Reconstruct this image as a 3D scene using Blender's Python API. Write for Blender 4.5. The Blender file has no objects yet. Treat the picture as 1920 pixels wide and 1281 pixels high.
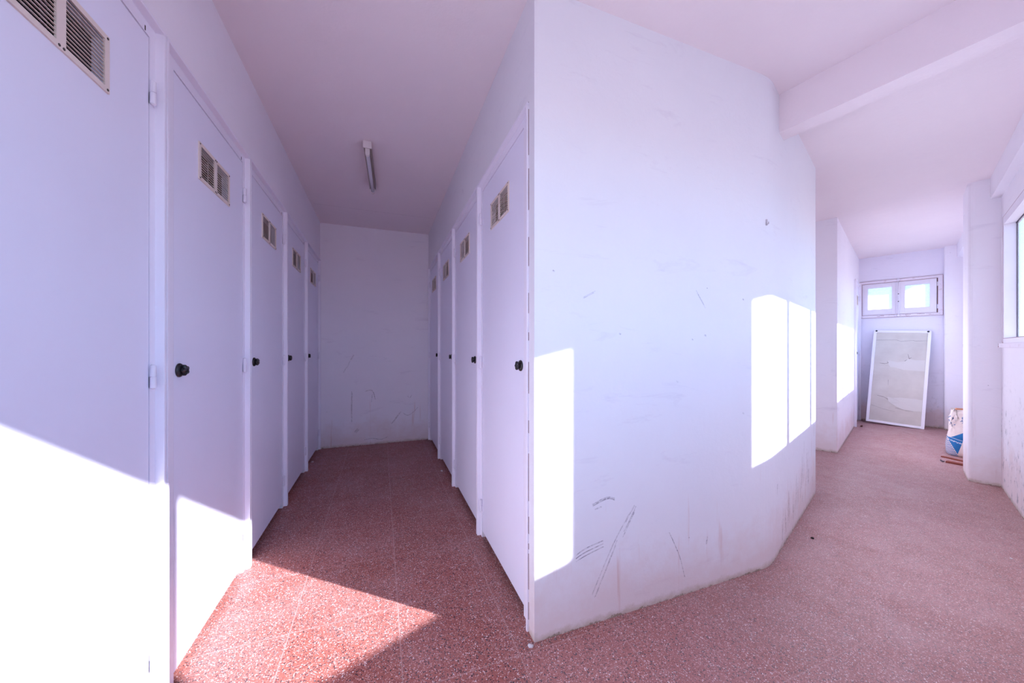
import bpy, bmesh, math, random
from mathutils import Vector, Matrix

# ------------------------------------------------------------------ camera
SC = bpy.context.scene
COL = SC.collection
EYE = 1.12
YAW = math.radians(20.49)
cam_d = bpy.data.cameras.new('camera')
cam_d.sensor_width = 36.0
cam_d.lens = 36.0 * 658.0 / 1920.0
cam_d.shift_y = (652.0 - 640.5) / 1920.0
cam_d.clip_start = 0.02
cam = bpy.data.objects.new('camera', cam_d)
COL.objects.link(cam)
cam.location = (0, 0, EYE)
cam.rotation_euler = (math.radians(90), 0, -YAW)
SC.camera = cam

SC.view_settings.view_transform = 'Standard'
SC.view_settings.look = 'None'
SC.view_settings.gamma = 1.0
SC.view_settings.use_curve_mapping = False
SC.view_settings.exposure = 0.06
SC.cycles.max_bounces = 16
SC.cycles.diffuse_bounces = 9
SC.cycles.transparent_max_bounces = 16

# ------------------------------------------------------------------ sky and sun
SKY_STRENGTH = 4.15
SUN_STRENGTH = 19.5
world = bpy.data.worlds.new('sky')
SC.world = world
world.use_nodes = True
wn, wl = world.node_tree.nodes, world.node_tree.links
wn.clear()
w_out = wn.new('ShaderNodeOutputWorld')
w_bg = wn.new('ShaderNodeBackground')
w_tc = wn.new('ShaderNodeTexCoord')
w_sep = wn.new('ShaderNodeSeparateXYZ')
w_ramp = wn.new('ShaderNodeValToRGB')
w_map = wn.new('ShaderNodeMapRange')
w_map.inputs['From Min'].default_value = -1.0
w_map.inputs['From Max'].default_value = 1.0
wl.new(w_tc.outputs['Generated'], w_sep.inputs[0])
wl.new(w_sep.outputs['Z'], w_map.inputs['Value'])
wl.new(w_map.outputs[0], w_ramp.inputs[0])
wl.new(w_ramp.outputs[0], w_bg.inputs['Color'])
wl.new(w_bg.outputs[0], w_out.inputs['Surface'])
el = w_ramp.color_ramp.elements
el[0].position = 0.0
el[0].color = (0.31, 0.29, 0.33, 1)
el[1].position = 1.0
el[1].color = (0.24, 0.42, 0.95, 1)
for pos, c in ((0.49, (0.40, 0.37, 0.42, 1)), (0.505, (0.56, 0.75, 1.0, 1)), (0.62, (0.38, 0.62, 1.0, 1))):
    e = el.new(pos)
    e.color = c
w_bg.inputs['Strength'].default_value = SKY_STRENGTH

SUN_EL = math.radians(30.1)
sun_dir = Vector((-0.764 * math.cos(SUN_EL), 0.6455 * math.cos(SUN_EL), -math.sin(SUN_EL)))
sun_d = bpy.data.lights.new('sun', 'SUN')
sun_d.energy = SUN_STRENGTH
sun_d.angle = math.radians(0.8)
sun_d.color = (0.97, 0.94, 1.0)
sun = bpy.data.objects.new('sun', sun_d)
COL.objects.link(sun)
sun.rotation_euler = sun_dir.to_track_quat('-Z', 'Y').to_euler()
sun.location = (6, -6, 6)

# ------------------------------------------------------------------ plan of the place
CEIL = 2.50
TH = math.radians(21.29)
D = Vector((math.cos(TH), math.sin(TH)))
Nn = Vector((-D.y, D.x))
B0 = Vector((1.864, 1.217))
T_EXT = -0.974                 # inner face of the window wall
T_OUT = -1.026


def st(s, t):
    p = B0 + s * D + t * Nn
    return (p.x, p.y)


# ------------------------------------------------------------------ helpers
def tag(o, label=None, cat=None, group=None, kind=None):
    if label:
        o['label'] = label
    if cat:
        o['category'] = cat
    if group:
        o['group'] = group
    if kind:
        o['kind'] = kind
    return o


def empty(name, loc, rz=0.0):
    o = bpy.data.objects.new(name, None)
    COL.objects.link(o)
    o.location = loc
    o.rotation_euler = (0, 0, rz)
    o.empty_display_size = 0.1
    return o


def link(name, me, parent=None):
    o = bpy.data.objects.new(name, me)
    COL.objects.link(o)
    if parent:
        o.parent = parent
    return o


def finish(bm, name, mats, smooth=False, recalc=True):
    if recalc:
        bmesh.ops.recalc_face_normals(bm, faces=bm.faces)
    me = bpy.data.meshes.new(name)
    bm.to_mesh(me)
    bm.free()
    for m in (mats if isinstance(mats, (list, tuple)) else [mats]):
        me.materials.append(m)
    if smooth:
        for p in me.polygons:
            p.use_smooth = True
    return me


def prism(bm, pts, z0, z1, mi=0):
    lo = [bm.verts.new((p[0], p[1], z0)) for p in pts]
    hi = [bm.verts.new((p[0], p[1], z1)) for p in pts]
    n = len(pts)
    fs = [bm.faces.new(lo[::-1]), bm.faces.new(hi)]
    for i in range(n):
        fs.append(bm.faces.new((lo[i], lo[(i + 1) % n], hi[(i + 1) % n], hi[i])))
    for f in fs:
        f.material_index = mi
    return fs


def box(bm, x0, x1, y0, y1, z0, z1, mi=0, bevel=0.0):
    fs = prism(bm, [(x0, y0), (x1, y0), (x1, y1), (x0, y1)], z0, z1, mi)
    if bevel > 0:
        es = list({e for f in fs for e in f.edges})
        r = bmesh.ops.bevel(bm, geom=es, offset=bevel, segments=2, affect='EDGES', profile=0.6)
        for f in r['faces']:
            f.material_index = mi
    return fs


def sbox(bm, s0, s1, t0, t1, z0, z1, mi=0):
    return prism(bm, [st(s0, t0), st(s1, t0), st(s1, t1), st(s0, t1)], z0, z1, mi)


def lathe(bm, prof, axis='Z', seg=20, lobes=0, lobe_amp=0.0, center=(0, 0, 0), mi=0):
    rings = []
    for (r, h) in prof:
        ring = []
        for k in range(seg):
            a = 2 * math.pi * k / seg
            rr = r * (1 + lobe_amp * math.cos(lobes * a)) if lobes else r
            c, s = rr * math.cos(a), rr * math.sin(a)
            if axis == 'Z':
                p = (c, s, h)
            elif axis == 'Y':
                p = (c, h, s)
            else:
                p = (h, c, s)
            ring.append(bm.verts.new(Vector(p) + Vector(center)))
        rings.append(ring)
    for a, b in zip(rings, rings[1:]):
        for k in range(seg):
            f = bm.faces.new((a[k], a[(k + 1) % seg], b[(k + 1) % seg], b[k]))
            f.material_index = mi
    for ring in (rings[0], rings[-1]):
        f = bm.faces.new(ring)
        f.material_index = mi


# ------------------------------------------------------------------ materials
class NT:
    def __init__(self, name):
        self.m = bpy.data.materials.new(name)
        self.m.use_nodes = True
        self.n = self.m.node_tree.nodes
        self.l = self.m.node_tree.links
        self.b = self.n['Principled BSDF']
        self.out = self.n['Material Output']

    def put(self, sock, v):
        if isinstance(v, bpy.types.NodeSocket):
            self.l.new(v, sock)
        elif v is not None:
            sock.default_value = v

    def math(self, op, a, b=None, c=None, clamp=False):
        n = self.n.new('ShaderNodeMath')
        n.operation = op
        n.use_clamp = clamp
        for i, v in enumerate((a, b, c)):
            self.put(n.inputs[i], v)
        return n.outputs[0]

    def mix(self, f, a, b):
        n = self.n.new('ShaderNodeMix')
        n.data_type = 'RGBA'
        self.put(n.inputs['Factor'], f)
        self.put(n.inputs['A'], a)
        self.put(n.inputs['B'], b)
        return n.outputs['Result']

    def pos(self):
        return self.n.new('ShaderNodeNewGeometry').outputs['Position']

    def obj(self):
        return self.n.new('ShaderNodeTexCoord').outputs['Object']

    def sep(self, v):
        n = self.n.new('ShaderNodeSeparateXYZ')
        self.l.new(v, n.inputs[0])
        return n.outputs

    def comb(self, x, y, z):
        n = self.n.new('ShaderNodeCombineXYZ')
        for i, v in enumerate((x, y, z)):
            self.put(n.inputs[i], v)
        return n.outputs[0]

    def scale(self, v, s):
        n = self.n.new('ShaderNodeVectorMath')
        n.operation = 'MULTIPLY'
        self.put(n.inputs[0], v)
        n.inputs[1].default_value = s
        return n.outputs[0]

    def noise(self, v, scale, detail=3, rough=0.5, dist=0.0, color=False):
        n = self.n.new('ShaderNodeTexNoise')
        self.put(n.inputs['Vector'], v)
        n.inputs['Scale'].default_value = scale
        n.inputs['Detail'].default_value = detail
        n.inputs['Roughness'].default_value = rough
        n.inputs['Distortion'].default_value = dist
        return n.outputs['Color' if color else 0]

    def voronoi(self, v, scale, feature='F1'):
        n = self.n.new('ShaderNodeTexVoronoi')
        n.feature = feature
        self.put(n.inputs['Vector'], v)
        n.inputs['Scale'].default_value = scale
        return n

    def ramp(self, v, a, b, lo=0.0, hi=1.0):
        n = self.n.new('ShaderNodeMapRange')
        self.put(n.inputs['Value'], v)
        n.inputs['From Min'].default_value = a
        n.inputs['From Max'].default_value = b
        n.inputs['To Min'].default_value = lo
        n.inputs['To Max'].default_value = hi
        return n.outputs[0]

    def bump(self, h, strength=0.2, dist=0.01):
        n = self.n.new('ShaderNodeBump')
        self.put(n.inputs['Height'], h)
        n.inputs['Strength'].default_value = strength
        n.inputs['Distance'].default_value = dist
        self.l.new(n.outputs[0], self.b.inputs['Normal'])

    def set(self, color=None, rough=None, spec=None, metal=None):
        self.put(self.b.inputs['Base Color'], color)
        self.put(self.b.inputs['Roughness'], rough)
        if spec is not None:
            self.b.inputs['Specular IOR Level'].default_value = spec
        if metal is not None:
            self.b.inputs['Metallic'].default_value = metal
        return self.m


def C(r, g, b):
    return (r, g, b, 1.0)


WALL_COL = C(0.87, 0.845, 0.90)
CEIL_COL = C(0.84, 0.757, 0.782)
DOOR_COL = C(0.825, 0.825, 0.945)


def plaster(name, col, stain=1.0, mould=0.0, stain_h=0.28):
    t = NT(name)
    p = t.pos()
    x, y, z = t.sep(p)
    big = t.noise(p, 1.6, 4, 0.6)
    c = t.mix(t.ramp(big, 0.35, 0.75, 0.0, 0.35), col, C(col[0] * 0.90, col[1] * 0.90, col[2] * 0.93))
    # smears of old paint, stretched sideways
    sm = t.noise(t.scale(p, (3.0, 3.0, 14.0)), 1.0, 5, 0.7, 0.6)
    c = t.mix(t.ramp(sm, 0.60, 0.78, 0.0, 0.34 * max(stain, 0.25)), c, C(0.55, 0.50, 0.60))
    if stain > 0:
        # rising damp and dirt at the foot of the wall
        n1 = t.noise(p, 4.5, 6, 0.7)
        reach = t.math('MULTIPLY', n1, stain_h * 2.0)
        foot = t.ramp(t.math('SUBTRACT', reach, z), -0.02, 0.22, 0.0, 1.0)
        c = t.mix(t.math('MULTIPLY', foot, 0.36 * stain), c, C(0.62, 0.40, 0.34))
        n2 = t.noise(p, 24.0, 4, 0.7)
        low = t.ramp(t.math('SUBTRACT', t.math('MULTIPLY', n2, 0.055), z), -0.004, 0.022, 0.0, 1.0)
        c = t.mix(t.math('MULTIPLY', low, 0.60 * stain), c, C(0.42, 0.33, 0.24))
        n4 = t.noise(p, 16.0, 7, 0.8)
        rim = t.ramp(t.math('SUBTRACT', t.math('MULTIPLY', t.math('SUBTRACT', n4, 0.47), 0.09), z), 0.0, 0.004, 0.0, 0.75)
        c = t.mix(t.math('MULTIPLY', rim, stain, None, True), c, C(0.20, 0.15, 0.10))
        # thin vertical rust streaks
        st_ = t.noise(t.scale(p, (22.0, 22.0, 1.6)), 1.0, 3, 0.6)
        stf = t.math('MULTIPLY', t.ramp(st_, 0.64, 0.74, 0.0, 0.35 * stain), t.ramp(z, 0.75, 0.30, 0.0, 1.0))
        c = t.mix(stf, c, C(0.55, 0.30, 0.24))
    if mould > 0:
        n3 = t.noise(p, 13.0, 8, 0.75)
        mf = t.math('MULTIPLY', t.ramp(n3, 0.55, 0.66, 0.0, mould), t.ramp(z, 0.95, 0.35, 0.0, 1.0))
        c = t.mix(mf, c, C(0.20, 0.20, 0.25))
    # tiny specks
    v = t.voronoi(p, 9.0)
    sp = t.ramp(v.outputs['Distance'], 0.030, 0.022, 0.0, 0.6)
    rnd = t.sep(v.outputs['Color'])[0]
    c = t.mix(t.math('MULTIPLY', sp, t.math('GREATER_THAN', rnd, 0.80)), c, C(0.22, 0.19, 0.22))
    h = t.math('ADD', t.noise(p, 7.0, 5, 0.6), t.math('MULTIPLY', t.noise(p, 55.0, 3, 0.6), 0.12))
    t.bump(h, 0.30, 0.012)
    return t.set(c, 0.62, 0.25)


M = {}
M['wall'] = plaster('wall plaster', WALL_COL, 1.0)
M['wall_window'] = plaster('window wall plaster', WALL_COL, 1.0, 0.75, 0.4)
M['wall_dirty'] = plaster('end wall plaster', C(WALL_COL[0] * .94, WALL_COL[1] * .95, WALL_COL[2]), 1.35, 0.28, 0.36)
M['wall_broad'] = plaster('broad wall plaster', C(0.775, 0.775, 0.815), 1.0)
M['wall_clean'] = plaster('upper wall plaster', WALL_COL, 0.0)
M['ceiling'] = plaster('ceiling plaster', CEIL_COL, 0.0)


def simple(name, col, rough=0.5, spec=0.4, metal=0.0, bump=0.0, bscale=40.0, vary=0.0):
    t = NT(name)
    p = t.pos()
    c = col
    if vary:
        c = t.mix(t.ramp(t.noise(p, 6.0, 4, 0.6), 0.3, 0.75, 0.0, vary), col, C(col[0] * .75, col[1] * .72, col[2] * .75))
    if bump:
        t.bump(t.noise(p, bscale, 3, 0.5), bump, 0.004)
    return t.set(c, rough, spec, metal)


def door_paint(name, col):
    t = NT(name)
    p = t.pos()
    x, y, z = t.sep(p)
    c = t.mix(t.ramp(t.noise(p, 2.5, 4, 0.6), 0.35, 0.7, 0.0, 0.25), col, C(col[0] * .93, col[1] * .90, col[2] * .93))
    v = t.voronoi(p, 11.0)
    sp = t.ramp(v.outputs['Distance'], 0.028, 0.020, 0.0, 0.5)
    rnd = t.sep(v.outputs['Color'])[1]
    c = t.mix(t.math('MULTIPLY', sp, t.math('GREATER_THAN', rnd, 0.86)), c, C(0.30, 0.25, 0.28))
    t.bump(t.noise(t.scale(p, (1, 1, 0.25)), 160.0, 2, 0.5), 0.05, 0.002)
    return t.set(c, 0.42, 0.35)


M['leaf'] = door_paint('door leaf paint', DOOR_COL)
M['frame'] = door_paint('door frame paint', C(0.84, 0.82, 0.91))
M['hinge'] = simple('hinge paint', C(0.78, 0.75, 0.84), 0.4)
M['dark'] = simple('vent shade', C(0.012, 0.010, 0.012), 0.9, 0.05)
M['bakelite'] = simple('black bakelite', C(0.012, 0.011, 0.013), 0.28, 0.5)
M['cream'] = simple('cream vent plastic', C(0.76, 0.655, 0.585), 0.5, 0.4)
M['screw'] = simple('dark screw', C(0.06, 0.045, 0.04), 0.5, 0.5, 0.3)
M['lamp_white'] = simple('lamp housing enamel', C(0.72, 0.66, 0.66), 0.45)
M['lamp_side'] = simple('lamp housing side', C(0.30, 0.25, 0.22), 0.5)
M['tube'] = simple('unlit tube glass', C(0.62, 0.62, 0.68), 0.18, 0.6)
M['window_paint'] = simple('window frame paint', C(0.80, 0.77, 0.85), 0.4, 0.4, 0, 0.1, 60, 0.15)


def worn_window_paint():
    t = NT('worn window paint')
    p = t.pos()
    n = t.noise(p, 16.0, 7, 0.75, 0.3)
    c = t.mix(t.ramp(n, 0.58, 0.72, 0.0, 0.55), C(0.80, 0.75, 0.83), C(0.36, 0.20, 0.18))
    t.bump(n, 0.3, 0.004)
    return t.set(c, 0.6, 0.3)


M['window_worn'] = worn_window_paint()
M['joint'] = simple('dirty joint', C(0.20, 0.11, 0.11), 0.8, 0.1)
M['hook'] = simple('galvanised hook', C(0.50, 0.46, 0.50), 0.5, 0.4, 0.2)
M['seal'] = simple('dark glazing seal', C(0.10, 0.08, 0.12), 0.7, 0.2)
M['rust'] = simple('rusty crack', C(0.30, 0.15, 0.16), 0.8, 0.1)
M['metal'] = simple('grey metal', C(0.45, 0.42, 0.45), 0.4, 0.5, 0.6)


def clear_glass():
    t = NT('clear window glass')
    tr = t.n.new('ShaderNodeBsdfTransparent')
    tr.inputs[0].default_value = (0.95, 0.97, 0.98, 1)
    gl = t.n.new('ShaderNodeBsdfGlossy')
    gl.inputs['Roughness'].default_value = 0.02
    fr = t.n.new('ShaderNodeFresnel')
    fr.inputs['IOR'].default_value = 1.35
    mx = t.n.new('ShaderNodeMixShader')
    t.l.new(t.math('MULTIPLY', fr.outputs[0], 0.6), mx.inputs[0])
    t.l.new(tr.outputs[0], mx.inputs[1])
    t.l.new(gl.outputs[0], mx.inputs[2])
    t.l.new(mx.outputs[0], t.out.inputs['Surface'])
    return t.m


def frosted_glass():
    t = NT('obscure cathedral glass')
    p = t.pos()
    v = t.voronoi(p, 70.0)
    n = t.noise(p, 45.0, 3, 0.6)
    tl = t.n.new('ShaderNodeBsdfTranslucent')
    t.l.new(t.mix(t.ramp(n, 0.35, 0.65), C(0.66, 0.71, 0.75), C(0.78, 0.80, 0.82)), tl.inputs['Color'])
    tr = t.n.new('ShaderNodeBsdfTransparent')
    t.l.new(t.mix(t.ramp(v.outputs['Distance'], 0.1, 0.6), C(0.56, 0.62, 0.66), C(0.72, 0.75, 0.78)), tr.inputs[0])
    gl = t.n.new('ShaderNodeBsdfGlossy')
    gl.inputs['Roughness'].default_value = 0.2
    m1 = t.n.new('ShaderNodeMixShader')
    m1.inputs[0].default_value = 0.45
    t.l.new(tl.outputs[0], m1.inputs[1])
    t.l.new(tr.outputs[0], m1.inputs[2])
    m2 = t.n.new('ShaderNodeMixShader')
    m2.inputs[0].default_value = 0.05
    t.l.new(m1.outputs[0], m2.inputs[1])
    t.l.new(gl.outputs[0], m2.inputs[2])
    b = t.n.new('ShaderNodeBump')
    b.inputs['Strength'].default_value = 0.5
    b.inputs['Distance'].default_value = 0.003
    t.l.new(v.outputs['Distance'], b.inputs['Height'])
    t.l.new(b.outputs[0], gl.inputs['Normal'])
    t.l.new(m2.outputs[0], t.out.inputs['Surface'])
    return t.m


M['glass'] = clear_glass()
M['frosted'] = frosted_glass()


def scuff_mat(name, col, cover=0.55):
    t = NT(name)
    p = t.pos()
    n = t.noise(p, 75.0, 5, 0.75)
    df = t.n.new('ShaderNodeBsdfDiffuse')
    df.inputs[0].default_value = col
    tr = t.n.new('ShaderNodeBsdfTransparent')
    mx = t.n.new('ShaderNodeMixShader')
    t.l.new(t.ramp(n, 0.34, 0.66, 0.0, cover), mx.inputs[0])
    t.l.new(tr.outputs[0], mx.inputs[1])
    t.l.new(df.outputs[0], mx.inputs[2])
    t.l.new(mx.outputs[0], t.out.inputs['Surface'])
    return t.m


M['scuff'] = scuff_mat('grey scuff', C(0.26, 0.24, 0.33), 0.75)
M['smear'] = scuff_mat('pink earth smear', C(0.66, 0.47, 0.45), 0.32)
M['scuff_brown'] = scuff_mat('brown scuff', C(0.42, 0.28, 0.23), 0.70)


def terrazzo():
    t = NT('red terrazzo tiles')
    p = t.pos()
    x, y, z = t.sep(p)
    # corridor tiles are laid along the corridor, aisle tiles along the aisle
    dx = t.math('SUBTRACT', x, B0.x)
    dy = t.math('SUBTRACT', y, B0.y)
    s = t.math('ADD', t.math('MULTIPLY', dx, D.x), t.math('MULTIPLY', dy, D.y))
    tt = t.math('ADD', t.math('MULTIPLY', dx, Nn.x), t.math('MULTIPLY', dy, Nn.y))
    side = t.math('GREATER_THAN', t.math('ADD', t.math('MULTIPLY', dx, 0.982), t.math('MULTIPLY', dy, 0.187)), 0.05)
    TS = 0.405

    def sel(a, b):
        return t.math('ADD', t.math('MULTIPLY', a, t.math('SUBTRACT', 1.0, side)), t.math('MULTIPLY', b, side))
    u = sel(t.math('DIVIDE', t.math('SUBTRACT', x, 0.069), TS), t.math('DIVIDE', t.math('SUBTRACT', s, 0.22), TS))
    v = sel(t.math('DIVIDE', t.math('SUBTRACT', y, 1.592), TS), t.math('DIVIDE', t.math('SUBTRACT', tt, 0.0), TS))

    def edge(a):
        f = t.math('FRACT', t.math('ADD', a, 200.0))
        return t.math('MINIMUM', f, t.math('SUBTRACT', 1.0, f))
    eu, ev = edge(u), edge(v)
    e = t.math('MINIMUM', eu, t.math('ADD', ev, t.math('MULTIPLY', t.noise(p, 8.0, 3, 0.6), 0.002)))
    wob = t.math('MULTIPLY', t.noise(p, 60.0, 3, 0.6), 0.006)
    grout = t.ramp(t.math('ADD', e, wob), 0.0115, 0.0065, 0.0, 1.0)
    # per-tile tone
    wnz = t.n.new('ShaderNodeTexWhiteNoise')
    wnz.noise_dimensions = '3D'
    t.l.new(t.comb(t.math('FLOOR', u), t.math('FLOOR', v), side), wnz.inputs['Vector'])
    tone = wnz.outputs['Value']
    base = t.mix(t.noise(p, 40.0, 4, 0.7), C(0.22, 0.056, 0.042), C(0.37, 0.122, 0.092))
    base = t.mix(t.math('MULTIPLY', tone, 0.35), base, C(0.40, 0.15, 0.14))
    # chips
    warp = t.noise(p, 90.0, 2, 0.5, 0, True)
    vm = t.n.new('ShaderNodeVectorMath')
    vm.operation = 'MULTIPLY_ADD'
    t.l.new(warp, vm.inputs[0])
    vm.inputs[1].default_value = (0.006, 0.006, 0.006)
    t.l.new(p, vm.inputs[2])
    q = t.scale(vm.outputs[0], (1, 1, 0))

    def chips(c, scale, lo, hi, col, size, soft=0.08):
        vo = t.voronoi(q, scale)
        r = t.sep(vo.outputs['Color'])
        pick = t.math('MULTIPLY', t.math('GREATER_THAN', r[0], lo), t.math('LESS_THAN', r[0], hi))
        rad = t.math('MULTIPLY_ADD', r[1], size * 0.6, size * 0.5)
        f = t.ramp(t.math('SUBTRACT', rad, vo.outputs['Distance']), 0.0, soft, 0.0, 1.0)
        return t.mix(t.math('MULTIPLY', f, pick), c, col)
    c = base
    c = chips(c, 240.0, 0.00, 0.45, C(0.15, 0.03, 0.035), 0.52)
    c = chips(c, 230.0, 0.45, 0.85, C(0.50, 0.24, 0.22), 0.48)
    c = chips(c, 180.0, 0.00, 0.33, C(0.030, 0.022, 0.030), 0.54)
    c = chips(c, 250.0, 0.40, 0.67, C(0.66, 0.52, 0.52), 0.48)
    c = chips(c, 160.0, 0.88, 1.0, C(0.72, 0.62, 0.62), 0.42)
    # dust, plus window sheen painted into the corridor floor colour
    dust_sheen = t.ramp(t.noise(p, 2.2, 5, 0.65), 0.40, 0.75, 0.0, 0.16)
    corr_sheen = t.ramp(t.math('SUBTRACT', x, t.math('MULTIPLY', y, 0.1)), 0.3, 1.9, 0.0, 0.34)     # painted window sheen on the trodden, dusty corridor
    dust_sheen = t.math('ADD', dust_sheen, t.math('MULTIPLY', corr_sheen, t.ramp(t.noise(p, 5.0, 5, 0.7), 0.2, 0.6, 0.55, 1.0)))
    c = t.mix(dust_sheen, c, C(0.60, 0.46, 0.46))
    c = t.mix(t.math('MULTIPLY', grout, t.math('MULTIPLY_ADD', side, -0.30, 0.55)), c, C(0.46, 0.28, 0.26))
    t.bump(t.math('SUBTRACT', t.noise(p, 9.0, 3, 0.5), t.math('MULTIPLY', grout, 0.6)), 0.12, 0.004)
    return t.set(c, t.ramp(t.noise(p, 14.0, 4, 0.6), 0.3, 0.7, 0.38, 0.56), 0.30)


M['floor'] = terrazzo()


def structure(name, bm, mats, label, cat, parent=None, smooth=False):
    o = link(name, finish(bm, name, mats, smooth), parent)
    if parent is None:
        tag(o, label, cat, None, 'structure')
    return o


# ------------------------------------------------------------------ floor, ceiling
bm = bmesh.new()
prism(bm, [(-1.2, -1.6), st(-0.6, -1.30), st(6.0, -1.30), st(6.0, 2.3), (3.5, 5.0), (-1.2, 5.0)], -0.12, 0.0)
structure('floor', bm, M['floor'], 'speckled red terrazzo tile floor with pale joints', 'floor')

bm = bmesh.new()
prism(bm, [(-1.2, -1.6), st(-0.6, -1.30), st(6.0, -1.30), st(6.0, 2.3), (3.5, 5.0), (-1.2, 5.0)], CEIL, CEIL + 0.12)
for a0, a1, dz in ((-0.60, -0.20, 0.0), (-0.20, 0.12, 0.004), (0.12, 0.53, -0.003)):
    o0 = 0.0 if a0 < -0.5 else (0.004 if a0 > 0 else 0.0)
    vs = [bm.verts.new(q) for q in ((a0, 3.808 + o0, CEIL - .001), (a1, 3.808 + dz, CEIL - .001), (a1, 3.814 + dz, CEIL - .001), (a0, 3.814 + o0, CEIL - .001))]
    bm.faces.new(vs).material_index = 1
structure('ceiling', bm, [M['ceiling'], M['smear']], 'plain white plastered ceiling over aisle and corridor', 'ceiling')

# ------------------------------------------------------------------ walls
XL, XR = -0.628, 0.5454            # plaster planes of the aisle
YB = 4.372                         # back wall of the aisle
FT = 2.088                         # top of the door frames
L_POST = [0.640, 1.392, 2.1435, 2.894, 3.635, 4.368]
R_POST = [1.270, 2.043, 2.827, 3.580, 4.358]

bm = bmesh.new()
prism(bm, [(-1.15, -1.5), (XL, -1.5), (XL, L_POST[0]), (-0.86, L_POST[0]), (-0.86, YB), (-1.15, YB)], 0.0, FT)
prism(bm, [(-1.15, -1.5), (XL, -1.5), (XL, YB), (-1.15, YB)], FT, CEIL)
structure('wall_left', bm, M['wall_clean'], 'white plaster wall over the left row of cabin doors', 'wall')


def stroke(bm, pts, w, plane, mi):
    for (a0, z0), (a1, z1) in zip(pts, pts[1:]):
        dx, dz = a1 - a0, z1 - z0
        ln = math.hypot(dx, dz) or 1e-6
        nx, nz = -dz / ln * w / 2, dx / ln * w / 2
        vs = [bm.verts.new(plane(a, z)) for a, z in ((a0 - nx, z0 - nz), (a1 - nx, z1 - nz), (a1 + nx, z1 + nz), (a0 + nx, z0 + nz))]
        f = bm.faces.new(vs)
        f.material_index = mi


RS = random.Random(77)


def mark(bm, pts, w, plane, mi=1):
    """dry scuff on a wall, a bundle of fine scratches; pts are (a, z), plane maps (a, z) to a point just off the plaster"""
    if len(pts) > 2:                       # smooth the bent ones
        sm, P = [], [pts[0]] + list(pts) + [pts[-1]]
        for i in range(1, len(P) - 2):
            for k in range(5):
                f = k / 5.0
                sm.append(tuple(0.5 * (2 * P[i][c] + (P[i + 1][c] - P[i - 1][c]) * f + (2 * P[i - 1][c] - 5 * P[i][c] + 4 * P[i + 1][c] - P[i + 2][c]) * f * f
                                       + (3 * P[i][c] - P[i - 1][c] - 3 * P[i + 1][c] + P[i + 2][c]) * f ** 3) for c in (0, 1)))
        pts = sm + [pts[-1]]
    n = max(2, int(w / 0.0028))
    for k in range(n):
        off = (k + 0.5) / n - 0.5 + RS.uniform(-0.1, 0.1)
        (ax, az), (bx, bz) = pts[0], pts[-1]
        ln = math.hypot(bx - ax, bz - az) or 1e-6
        ox, oz = -(bz - az) / ln * w * off, (bx - ax) / ln * w * off
        q = [(a + ox, z + oz) for a, z in pts]
        e = RS.uniform(-0.04, 0.22)
        q[0] = (q[0][0] + (q[1][0] - q[0][0]) * e, q[0][1] + (q[1][1] - q[0][1]) * e)
        e = RS.uniform(-0.04, 0.22)
        q[-1] = (q[-1][0] + (q[-2][0] - q[-1][0]) * e, q[-1][1] + (q[-2][1] - q[-1][1]) * e)
        stroke(bm, q, RS.uniform(0.0012, 0.0024), plane, mi)


bm = bmesh.new()
prism(bm, [(-1.15, YB), (0.9, YB), (0.9, YB + 0.15), (-1.15, YB + 0.15)], 0.0, CEIL)
bk = lambda a, z: (a, YB - 0.0012, z)
mark(bm, [(-0.17, 0.615), (-0.12, 0.63), (-0.085, 0.61), (-0.06, 0.52)], 0.010, bk)
mark(bm, [(-0.09, 0.60), (-0.10, 0.49)], 0.007, bk)
mark(bm, [(0.30, 0.54), (0.325, 0.52), (0.345, 0.55)], 0.008, bk)
mark(bm, [(0.12, 0.22), (0.22, 0.36)], 0.016, bk, 2)
mark(bm, [(0.25, 0.34), (0.30, 0.31), (0.36, 0.34), (0.42, 0.40)], 0.008, bk)
for k in range(0, 7, 2):
    x_, z_ = -0.40 + 0.014 * k + RS.uniform(-.01, .01), 0.84 + 0.024 * k
    stroke(bm, [(x_, z_), (x_ + 0.03, z_ + 0.055)], RS.uniform(.006, .014), bk, 3)
for k in range(3):
    x_ = -0.305 + RS.uniform(-.012, .012)
    stroke(bm, [(x_, RS.uniform(.26, .40)), (x_ + .004, RS.uniform(.45, .64))], RS.uniform(.004, .010), bk, 3)
mark(bm, [(-0.18, 0.06), (-0.09, 0.07), (0.0, 0.05), (0.08, 0.075)], 0.009, bk)
mark(bm, [(-0.28, 0.15), (-0.24, 0.19)], 0.03, bk, 2)
structure('wall_back', bm, [M['wall'], M['scuff'], M['scuff_brown'], M['smear']], 'scuffed white wall closing the far end of the aisle', 'wall')

# the block between the aisle and the corridor: it carries the broad white wall and the bend
S_B1 = 1.36
bend = []
for k in range(7):                      # the bend is softly rounded
    f = k / 6.0
    a = Vector((B0.x - 0.07 * (1 - f) ** 2, B0.y)) - B0
    b = D * (0.07 * f ** 2)
    bend.append(((B0 + a + b).x, (B0 + a + b).y))
outline = [(XR, B0.y)] + bend + [st(S_B1, 0.0), st(S_B1, 1.9), (0.80, YB)]
bm = bmesh.new()
prism(bm, outline + [(0.80, R_POST[0]), (XR, R_POST[0])], 0.0, FT)
prism(bm, outline[:-1] + [(0.80, YB), (XR, YB)], FT, CEIL)
wa = lambda a, z: (a, B0.y - 0.0012, z)
mark(bm, [(0.80, 0.48), (0.87, 0.50), (0.91, 0.49)], 0.012, wa)
mark(bm, [(0.81, 0.462), (0.85, 0.47)], 0.006, wa)
for k in range(3):
    mark(bm, [(0.725, 0.27 + 0.012 * k), (0.77, 0.285 + 0.014 * k), (0.855, 0.305 + 0.012 * k)], 0.005, wa)
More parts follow.
